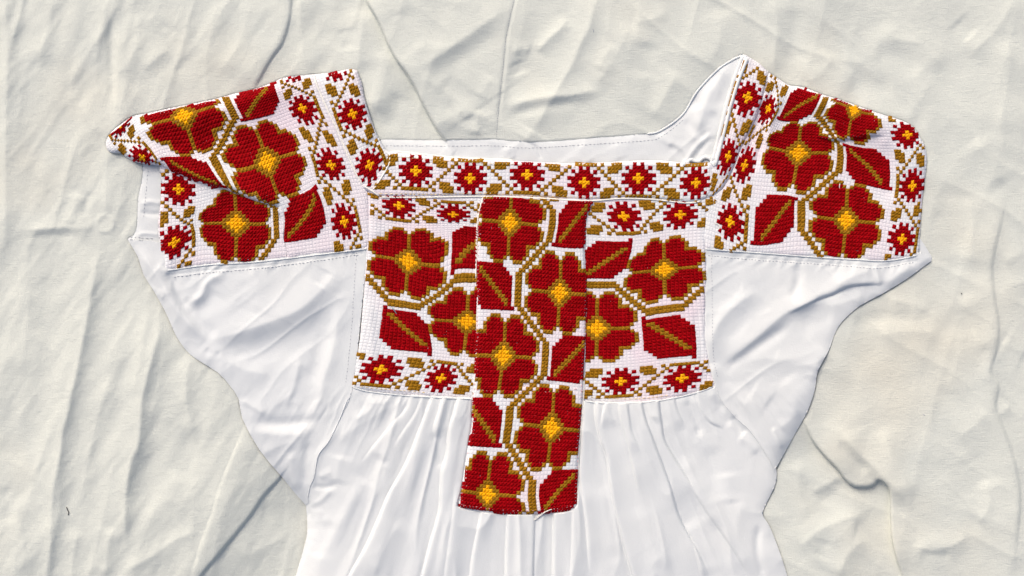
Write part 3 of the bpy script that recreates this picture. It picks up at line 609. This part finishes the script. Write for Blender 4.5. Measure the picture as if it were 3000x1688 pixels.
stitch(yoke, yk, main_chart(range(-6, 3), range(-4, 1)) + border_chart(-18, (3, -27, -57, -87), (-12, -42, -72)) + border_chart(33, (3, -27, -57, -87), (-12, -42, -72)), drop=under_placket)
# ---- sleeves
UPPER = U_TOP[2:] + FOLD + [(820,650),(828,700),(838,757),(874,752),(980,739),(1076,727),(1080,640),(1078,569),(1064,540),(1042,507),(1015,445),(989,383),(962,326),(936,268)]
LOWER = [(466,470),(472,533),(470,599),(463,657),(468,710),(481,758),(490,791),(609,774),(741,767),(838,757),(830,700),(826,600),(780,560),(650,520),(540,480)]
lw = maps([((0,0),(693,655)),((-8.5,0),(596,655)),((8.5,0),(779,655)),((0,-8.5),(688.5,568.5)),((0,8.5),(691,754)),((-18,3),(510,712)),((-17,-12),(523,555)),((12.5,0),(808,643)),((-13,3),(567,683)),((14,5.5),(823,712)),((14.5,-6),(823,598)),((-17,-2),(520,655)),((-13,-8),(568,600)),((-21,-5),(475,625))])
up = maps([((16,-17),(783.5,473.6)),((7.5,-17),(692,499)),((24.5,-17),(870,447)),((16,-25.5),(748,378.7)),((16,-8.5),(814,568.5)),
  ((0,-34),(538,339)),((0,-25.5),(571.5,440.5)),((8.5,-34),(629,312)),((-8.5,-34),(446,365)),((0,-38.5),(527,309)),((8.5,-38),(617,288)),((-8.5,-38),(432,335)),
  ((13.5,-28.5),(706,357)),((27,-40),(806,243)),((12.5,-34),(675,317)),((12.5,-38.5),(660,284)),((20,-36),(745,287)),
  ((13.5,5.5),(823,712)),((27.5,-6.5),(925,540)),((26.5,0),(951,626)),((16,4),(847,694)),((24,-5),(920,573)),((14.5,-6),(823,598)),
  ((33,3),(1008.6,650)),((34,-12),(971,484.6)),((33,-27),(885,317)),((37,8),(1050,700)),
  ((-18,-27),(417,462.6)),((-17,-42),(352,368)),((-12,-34),(402,385)),((-11,-23),(474,467)),((1,-17),(618,507)),((-2,-23),(556,462.6)),((3.5,-17),(638,489)),((2.5,-11.5),(668,553)),((4,-12),(682,562))])
LR = apply(EMB.copy(), [('r',[(500,500),(620,590),(740,640)],-2,22), ('r',[(480,640),(500,720),(500,780)],4,16)])
lowr = part("sleeve_panel", LOWER, [M_AIDA], LR, 5.5, fw=4, edge=[LOWER[1:10]], tps=lw, sm=2, label="lower layer of the left sleeve embroidery, tucked under the fold")
ok_lower = lambda c: (sdf(c[:, 0], c[:, 1], smooth(np.array(UPPER + UPPER[:1], float), 2)[:-1]) > 12) | (c[:, 0] > 835)
stitch(lowr, lw, main_chart(range(-2, 2), (-1, 0)) + border_chart(-18, (3, -27), (-12,)) , drop=ok_lower)
UR = apply(EMB.copy(), [('r',[(300,430),(400,460),(470,470),(565,510),(653,536),(741,570),(786,590),(830,620),(850,650)],19,34,50), ('r',[(330,400),(500,360),(650,320),(800,270),(900,240)],14,50,30), ('r',[(560,400),(680,420),(720,480)],-3,30), ('r',[(840,420),(920,560),(960,680)],4,36), ('r',[(880,260),(950,420),(1010,560)],-3,14), ('r',[(420,470),(380,430),(340,410)],6,16)])
EDGE_U = [U_TOP[2:] + FOLD, UPPER[-14:]]
upr = part("sleeve_panel", UPPER, [M_AIDA], UR, 5.5, low=.8, fw=5, edge=EDGE_U, tps=up, sm=2, label="upper layer of the left sleeve embroidery, folded over in a pointed flap")
stitch(upr, up, main_chart(range(-3, 1)) + border_chart(33, (3, -27), (-12, -42, 18)) + border_chart(-18, (-27,), (-12, -42)), drop=lambda c: (c[:, 0] < 835) & (sdf(c[:, 0], c[:, 1], smooth(np.array(LOWER + LOWER[:1], float), 2)[:-1]) > 0) & (c[:, 1] > np.interp(c[:, 0], [f[0] for f in FOLD], [f[1] for f in FOLD])))
SEAM_SR = [(2251,212),(2238,271),(2216,342),(2196,384),(2168,440),(2146,497),(2117,553),(2068,584)]
SLR = SL_R_OUT[2:] + [(2688,748)] + EMB_BOT_R[::-1][1:] + [(2066,650),(2068,584)] + SEAM_SR[::-1][1:]
sr = maps([((0,0),(2478.8,646.8)),((8.5,0),(2394,635)),((-8.5,0),(2565.6,653.9)),((0,8.5),(2483.5,553)),((0,-8.5),(2469,743)),
  ((16,17),(2340,449.7)),((24.5,17),(2253.5,433.3)),((7.5,17),(2427,449.7)),((16,25.5),(2347,370)),((16,8.5),(2324,539)),
  ((0,34),(2502,320.7)),((0,25.5),(2486,400.4)),((8.5,34),(2448,302)),((-8.5,34),(2561,334.7)),((0,37),(2508,306)),
  ((12.5,0),(2347,623)),((3.5,17),(2462,463.8)),((12.5,34),(2408,313.6)),((20.5,.5),(2270,632.7)),((-4.5,17.5),(2546.8,477.9)),((20.5,34.5),(2345,299.5)),
  ((34,-3),(2138.5,649)),((33,12),(2181,485)),((34,27),(2251,318)),((-17,-3),(2643,700.8)),((-18,12),(2673.5,545.9)),((-17,27),(2659,396)),((27.5,-5.5),(2199,705)),((13.5,6.5),(2340,570)),((26.5,29),(2285,340)),((-12,12),(2620,545)),((-23,0),(2697,672)),((-23,18),(2712,470))])
SRR = apply(EMB.copy(), [('s',[(2380,396),(2400,404),(2440,411),(2486,408),(2533,401),(2568,397),(2600,400)],10,60,1,2.5), ('r',[(2396,360),(2440,385),(2486,392)],-4,10), ('r',[(2340,270),(2460,330),(2560,370),(2640,400)],13,40), ('r',[(2240,270),(2226,340),(2204,400),(2190,480)],-9,12), ('r',[(2262,250),(2245,340),(2228,420),(2205,520)],-7,9), ('r',[(2290,260),(2262,340),(2246,430)],9,14), ('r',[(2560,400),(2640,440),(2690,520)],6,26), ('r',[(2600,560),(2640,640),(2650,740)],4,24), ('r',[(2300,540),(2380,560),(2440,580)],3,26)])
slr = part("sleeve_panel", SLR, [M_AIDA], SRR, 5.5, fw=4.5, tps=sr, sm=2, label="right sleeve embroidery with a short crease near the shoulder")
stitch(slr, sr, main_chart(range(-1, 4), (0, 1, 2)) + border_chart(33, (12, 42, -18), (-3, 27)) + border_chart(-18, (12, 42, -18), (-3, 27)))
# ---- neckband and shoulder straps
STRAP_L = [(918,218),(985,211),(1046,205),(1068,286),(1090,357),(1108,401),(1128,437),(1142,449),(1140,470),(1100,560),(1066,545),(1042,507),(1015,445),(989,383),(962,326),(936,268)]
sl = maps([((1,0),(1033,334.5)),((0,15),(1083.6,484.6)),((6,0),(1076,318)),((-5,0),(978,352)),((1,-10),(1003,240)),((6,-10),(1042,224)),((-5,-10),(948,255)),((5,12),(1110,430)),((-4,15),(1048,500)),((5,17),(1128,470)),((0,20),(1092,535))])
stl = part("shoulder_strap", STRAP_L, [M_AIDA], apply(EMB * .5, [('r',[(1010,205),(1050,320),(1085,440)],4,30)]), 9.5, fw=4, tps=sl, sm=2, label="left shoulder strap with two rosettes")
stitch(stl, sl, border_chart(0, (15, -15), (0, -30)))
STRAP_R = [(2181,160),(2195,167),(2251,211),(2238,271),(2216,342),(2196,384),(2168,440),(2146,497),(2117,553),(2072,583),(2066,560),(2085,478),(2101,431),(2117,365),(2134,300),(2153,234)]
str_ = maps([((1,0),(2190,285.5)),((0,15),(2133.9,459)),((5,0),(2226,298)),((-3.5,0),(2151,272)),((4,15),(2156,464)),((-4,15),(2108,450)),((-3,-8),(2176,200)),((1,-8),(2208,208)),((5,8),(2184,395)),((-3,8),(2128,372)),((0,22),(2105,545)),((5,22),(2130,540))])
stp = part("shoulder_strap", STRAP_R, [M_AIDA], apply(EMB * .5, [('r',[(2200,200),(2170,330),(2130,460),(2105,540)],5,18), ('r',[(2165,470),(2140,520)],3,8)]), 9.5, fw=4, tps=str_, sm=2, label="right shoulder strap with two rosettes, turned slightly edge on")
stitch(stp, str_, border_chart(0, (15, -15), (0, 30)), cell=8)
BAND = [(1135,445),(1171,447),(1272,458),(1350,465),(1505,471),(1680,479),(1835,472),(1932,470),(1998,477),(2055,480),(2088,476),(2092,500),(2098,540),(2072,582),(2013,594),(1917,584),(1822,581),(1721,588),(1600,581),(1414,575),(1274,577),(1115,578),(1079,562),(1058,543),(1090,520),(1128,470)]
band_np = smooth(np.vstack([BAND, BAND[:1]]), 2)[:-1]
pk = maps([((0,0),(1493.5,652.3)),((-8.5,0),(1412,645)),((8.5,0),(1576,660)),((0,8.5),(1489,750)),((16,17),(1639.9,858.4)),((7.5,17),(1557,851)),((16,8.5),(1643,762)),((16,25.5),(1634.5,958)),((24.5,17),(1720,864)),
  ((0,34),(1475.3,1044)),((-8.5,34),(1390,1041)),((8.5,34),(1559,1049)),((0,25.5),(1480,943)),((0,42.5),(1461.5,1143)),((16,51),(1616.4,1254)),((16,42.5),(1623,1150)),((16,59.5),(1605,1356)),((7.5,51),(1533,1244)),((24.5,51),(1700,1262)),
  ((0,68),(1427.6,1449.5)),((0,59.5),(1438,1348)),((8.5,68),(1513,1454)),((-8.5,68),(1350,1438)),((12.5,0),(1618,665)),((12.5,68),(1558,1460)),((13.5,73.5),(1576,1507)),((20.5,67.5),(1640,1440)),((14,5.5),(1620,722)),((20.5,-.5),(1683,655))])
PR = apply(EMB * .8 + 2, [('r',[(1470,1130),(1560,1128),(1650,1125)],-3,6), ('r',[(1420,1180),(1400,1320),(1370,1460)],4,18), ('r',[(1670,1200),(1660,1400)],3,20)])
plk = part("placket", PLACKET, [M_AIDA], PR, 13, fw=4.5, under=[band_np], tps=pk, sm=2, label="embroidered strip down the middle of the chest")
stitch(plk, pk, main_chart(range(-1, 6)), drop=lambda c: sdf(c[:, 0], c[:, 1], band_np) > 1)
cents = [(1218.4,501),(1377,523),(1544.4,512),(1711.5,535),(1869.8,523),(2039.7,536)]
bp = []
for k, c in enumerate(cents):
    r = k % 2; bp += [((r, 15 * k), c), ((r - 4, 15 * k), (c[0] + 1, c[1] - 42)), ((r + 4, 15 * k), (c[0] - 1, c[1] + 42))]
bp += [((4.5, -9), (1112, 545)), ((-4, -5), (1160, 456)), ((0, -9), (1125, 505)), ((1, 81), (2092, 530))]
bn = maps(bp)
BR = apply(EMB * .6, [('r',[(1150,450),(1500,474),(1750,480),(2080,482)],3,8), ('r',[(1280,470),(1290,560)],2,8)])
band = part("neckband", BAND, [M_AIDA], BR, 11, fw=4, tps=bn, sm=2, label="square neckline band with a row of six rosettes")
stitch(band, bn, border_chart(0, (0, 30, 60, -30), (15, 45, 75, -15)), cell=9)

# ------------------------------------------------------------------ piping, seam stitches, loose threads
TOP = box_blur(TOP, 1)
def ztop(P): return sample(TOP, P[:, 0], P[:, 1])
def resample(pts, step):
    P = smooth(pts, 8); s = np.concatenate([[0], np.cumsum(np.linalg.norm(np.diff(P, axis=0), axis=1))])
    q = np.arange(0, s[-1], step); return np.stack([np.interp(q, s, P[:, 0]), np.interp(q, s, P[:, 1])], 1)
def piping(pts, r, m, name="piping", lift=.3, parent=None, wob=0.0):
    P = resample(pts, 6)
    if wob: P = P + np.random.default_rng(3).normal(0, wob, P.shape)
    co, F = tube_geo(P, ztop(P) + r * lift, r, 8)
    return link(name, make_mesh(name, co, F, [m]), parent or blouse)
def dashes(pts, m, ln=8, gap=5, r=1.1, name="seam_stitching", parent=None, skip=0.0, jig=.7, lift=.9):
    P = resample(pts, 1.0); L = []; i = 0; rg = random.Random(len(P))
    while i + ln < len(P):
        l = int(ln * rg.uniform(.7, 1.25))
        if rg.random() >= skip and i + l < len(P):
            Q = P[[i, i + l // 3, i + 2 * l // 3, i + l]] + np.array([rg.uniform(-jig, jig), rg.uniform(-jig, jig)])
            z = ztop(Q) + np.array([.1, lift, lift, .1]) * r + .2; L.append(tube_geo(Q, z, r, 5))
        i += l + int(gap * rg.uniform(.7, 1.4))
    co, F = join_geo(L); return link(name, make_mesh(name, co, F, [m]), parent or blouse)
O = lambda d: d['obj']
piping([(1115,578),(1200,579),(1274,578),(1414,576),(1500,578),(1600,582),(1721,589),(1822,582),(1917,585),(2013,595),(2060,588)], 2.6, M_THREAD, parent=O(band))
piping([(1140,447),(1171,446),(1272,457),(1350,464),(1505,470)], 3.2, M_THREAD, parent=O(band))
piping([(1415,578),(1399,649),(1395,769),(1394,820)], 2.4, M_THREAD, parent=O(plk)); piping([(1712,1108),(1710,1163),(1701,1265),(1695,1361),(1693,1450)], 1.8, M_THREAD, parent=O(plk))
piping([(2178,162),(2152,232),(2132,300),(2115,365),(2099,431),(2086,478)], 7, M_COTTON, parent=O(stp)); piping([(2190,170),(2163,240),(2143,304),(2127,367),(2111,430),(2096,486)], 5, M_COTTON, parent=O(stp))
piping([(1998,488),(2020,470),(2045,474),(2065,460),(2085,470),(2092,490)], 6, M_COTTON, parent=O(band), wob=1.5)
piping([(2174,163),(2144,177),(2099,208),(2041,270),(2000,336),(1934,384),(1893,393)], 3.2, M_COTTON)
piping([(918,219),(936,268),(962,326),(989,383),(1015,445),(1042,507),(1066,546)], 2.6, M_THREAD, parent=O(stl)); piping([(1066,545),(1090,560),(1115,578)], 2.4, M_THREAD, parent=O(stl)); piping([(1142,449),(1140,480),(1118,520),(1090,560)], 2.2, M_THREAD, parent=O(stl))
piping([(1034,1136),(1083,1148),(1179,1159),(1274,1165),(1380,1170)], 2.4, M_COTTON, parent=O(yoke)); piping([(1712,1176),(1775,1182),(1870,1181),(1965,1169),(2044,1150),(2090,1133)], 2.4, M_COTTON, parent=O(yoke))
piping([(1018,1170),(994,1230),(963,1293),(932,1335),(920,1398),(908,1425),(900,1465)], 1.6, M_COTTON, lift=0); piping([(2098,1138),(2116,1176),(2155,1223),(2194,1258),(2233,1312),(2256,1351),(2272,1390)], 1.6, M_COTTON, lift=0)
piping([(490,793),(609,777),(741,769),(874,754),(980,741),(1076,729)], 2.2, M_COTTON, parent=O(upr)); piping(EMB_BOT_R, 2.2, M_COTTON, parent=O(slr))
# running stitches
dashes([(1110,568),(1200,569),(1280,570),(1410,567),(1500,571),(1600,575),(1720,578),(1800,574),(1870,572),(1960,578),(2010,585)], M_GOLD, 9, 5, 1.0, parent=O(band)); dashes([(1150,458),(1280,470),(1400,478),(1505,482),(1700,490)], M_GOLD, 9, 5, .9, parent=O(band))
dashes([(1404,650),(1401,760),(1400,900),(1396,1050),(1388,1150),(1382,1250),(1368,1350)], M_PINK, 7, 8, 1.1, parent=O(plk), skip=.15); dashes([(1714,900),(1712,1000),(1706,1100),(1700,1200),(1694,1300),(1688,1470)], M_PINK, 7, 9, 1.1, parent=O(plk), skip=.2)
dashes([(1356,1480),(1400,1486),(1460,1493),(1530,1497),(1600,1493),(1650,1489),(1682,1480)], M_PINK, 9, 5, 1.2, parent=O(plk)); dashes([(1395,1142),(1460,1148),(1560,1150),(1640,1146),(1705,1138)], M_PINK, 8, 6, 1.0, parent=O(plk), skip=.2)
dashes([(510,812),(560,806),(609,799),(741,789),(874,772),(980,757),(1062,745)], M_GREY, 8, 4, 1.0); dashes([(2075,748),(2202,761),(2388,773),(2517,783),(2583,786),(2680,768)], M_GREY, 7, 4, .9)
dashes([(1120,427),(1295,428),(1447,427),(1552,434),(1699,425),(1893,412),(1935,402),(2010,345)], M_GREY, 7, 5, .8); dashes([(2085,745),(2086,860),(2088,980),(2092,1060),(2105,1110)], M_GREY, 5, 5, .9)
dashes([(1046,720),(1036,860),(1030,960),(1020,1060),(1012,1130)], M_GREY, 5, 6, .8); dashes([(380,694),(420,697),(460,700)], M_GREY, 8, 5, 1.0); dashes([(433,500),(428,560),(420,640)], M_GREY, 6, 6, .8)
dashes([(1056,1132),(1100,1138),(1180,1145),(1250,1150)], M_GOLD, 9, 5, .9, parent=O(yoke)); dashes([(1715,1162),(1800,1168),(1880,1168),(1960,1158)], M_GOLD, 9, 5, .9, parent=O(yoke))
def thread(pts, r, m, lift, parent=None):
    P = resample(pts, 5); z = ztop(P) + r * .8 + lift * np.sin(np.linspace(0, math.pi, len(P))); co, F = tube_geo(P, z, r, 6)
    return link("loose_thread", make_mesh("loose_thread", co, F, [m]), parent or blouse)
thread([(1622,1490),(1598,1500),(1578,1515),(1568,1523),(1558,1527)], 1.5, M_THREAD, 4, O(plk)); thread([(1600,1497),(1580,1510),(1562,1524)], 1.1, M_THREAD, 5, O(plk))
thread([(1146,898),(1152,906),(1158,914),(1165,925)], .9, M_BLUE, 2, O(yoke)); thread([(2463,535),(2459,545),(2461,555)], 1.2, M_THREAD, 2, O(slr)); thread([(2092,655),(2105,658),(2108,668),(2100,678)], 1.2, M_THREAD, 2, O(slr))
thread([(1637,1284),(1640,1290),(1637,1297)], 1.1, M_GOLD, 2, O(plk)); thread([(2500,640),(2508,638),(2516,637)], 1.1, M_YELLOW, 2, O(slr))
# stitched seam across the linen, and the bits of thread lying on it
o = dashes([(1509,-60),(1505,0),(1494,50),(1482,110),(1477,160),(1471,220),(1462,300),(1453,405)], M_GREY, 5, 3, .8, name="sheet_seam", parent=sheet, jig=.4)
def bit(pts, r, label, m=M_DARK):
    P = resample(pts, 3); co, F = tube_geo(P, ztop(P) + r * .9, r, 6); me = make_mesh("thread_scrap", co, F, [m]); tag(link("thread_scrap", me), label, "thread scrap")
bit([(194,1485),(197,1492),(201,1502),(199,1511)], 1.3, "dark bent scrap of thread on the linen, lower left of the blouse")
bit([(2816,858),(2818,862),(2822,861)], 1.5, "tiny dark hooked thread scrap on the linen right of the blouse")
bit([(1737,84),(1739,92),(1738,98)], 1.0, "short dark thread speck on the linen above the neckline", M_GREY)
bit([(2703,1214),(2708,1216),(2713,1217)], 1.0, "fine curved grey thread on the linen, lower right of the blouse", M_GREY)
print("objects", len(bpy.data.objects), "tris", sum(len(m.polygons) for m in bpy.data.meshes) * 2)
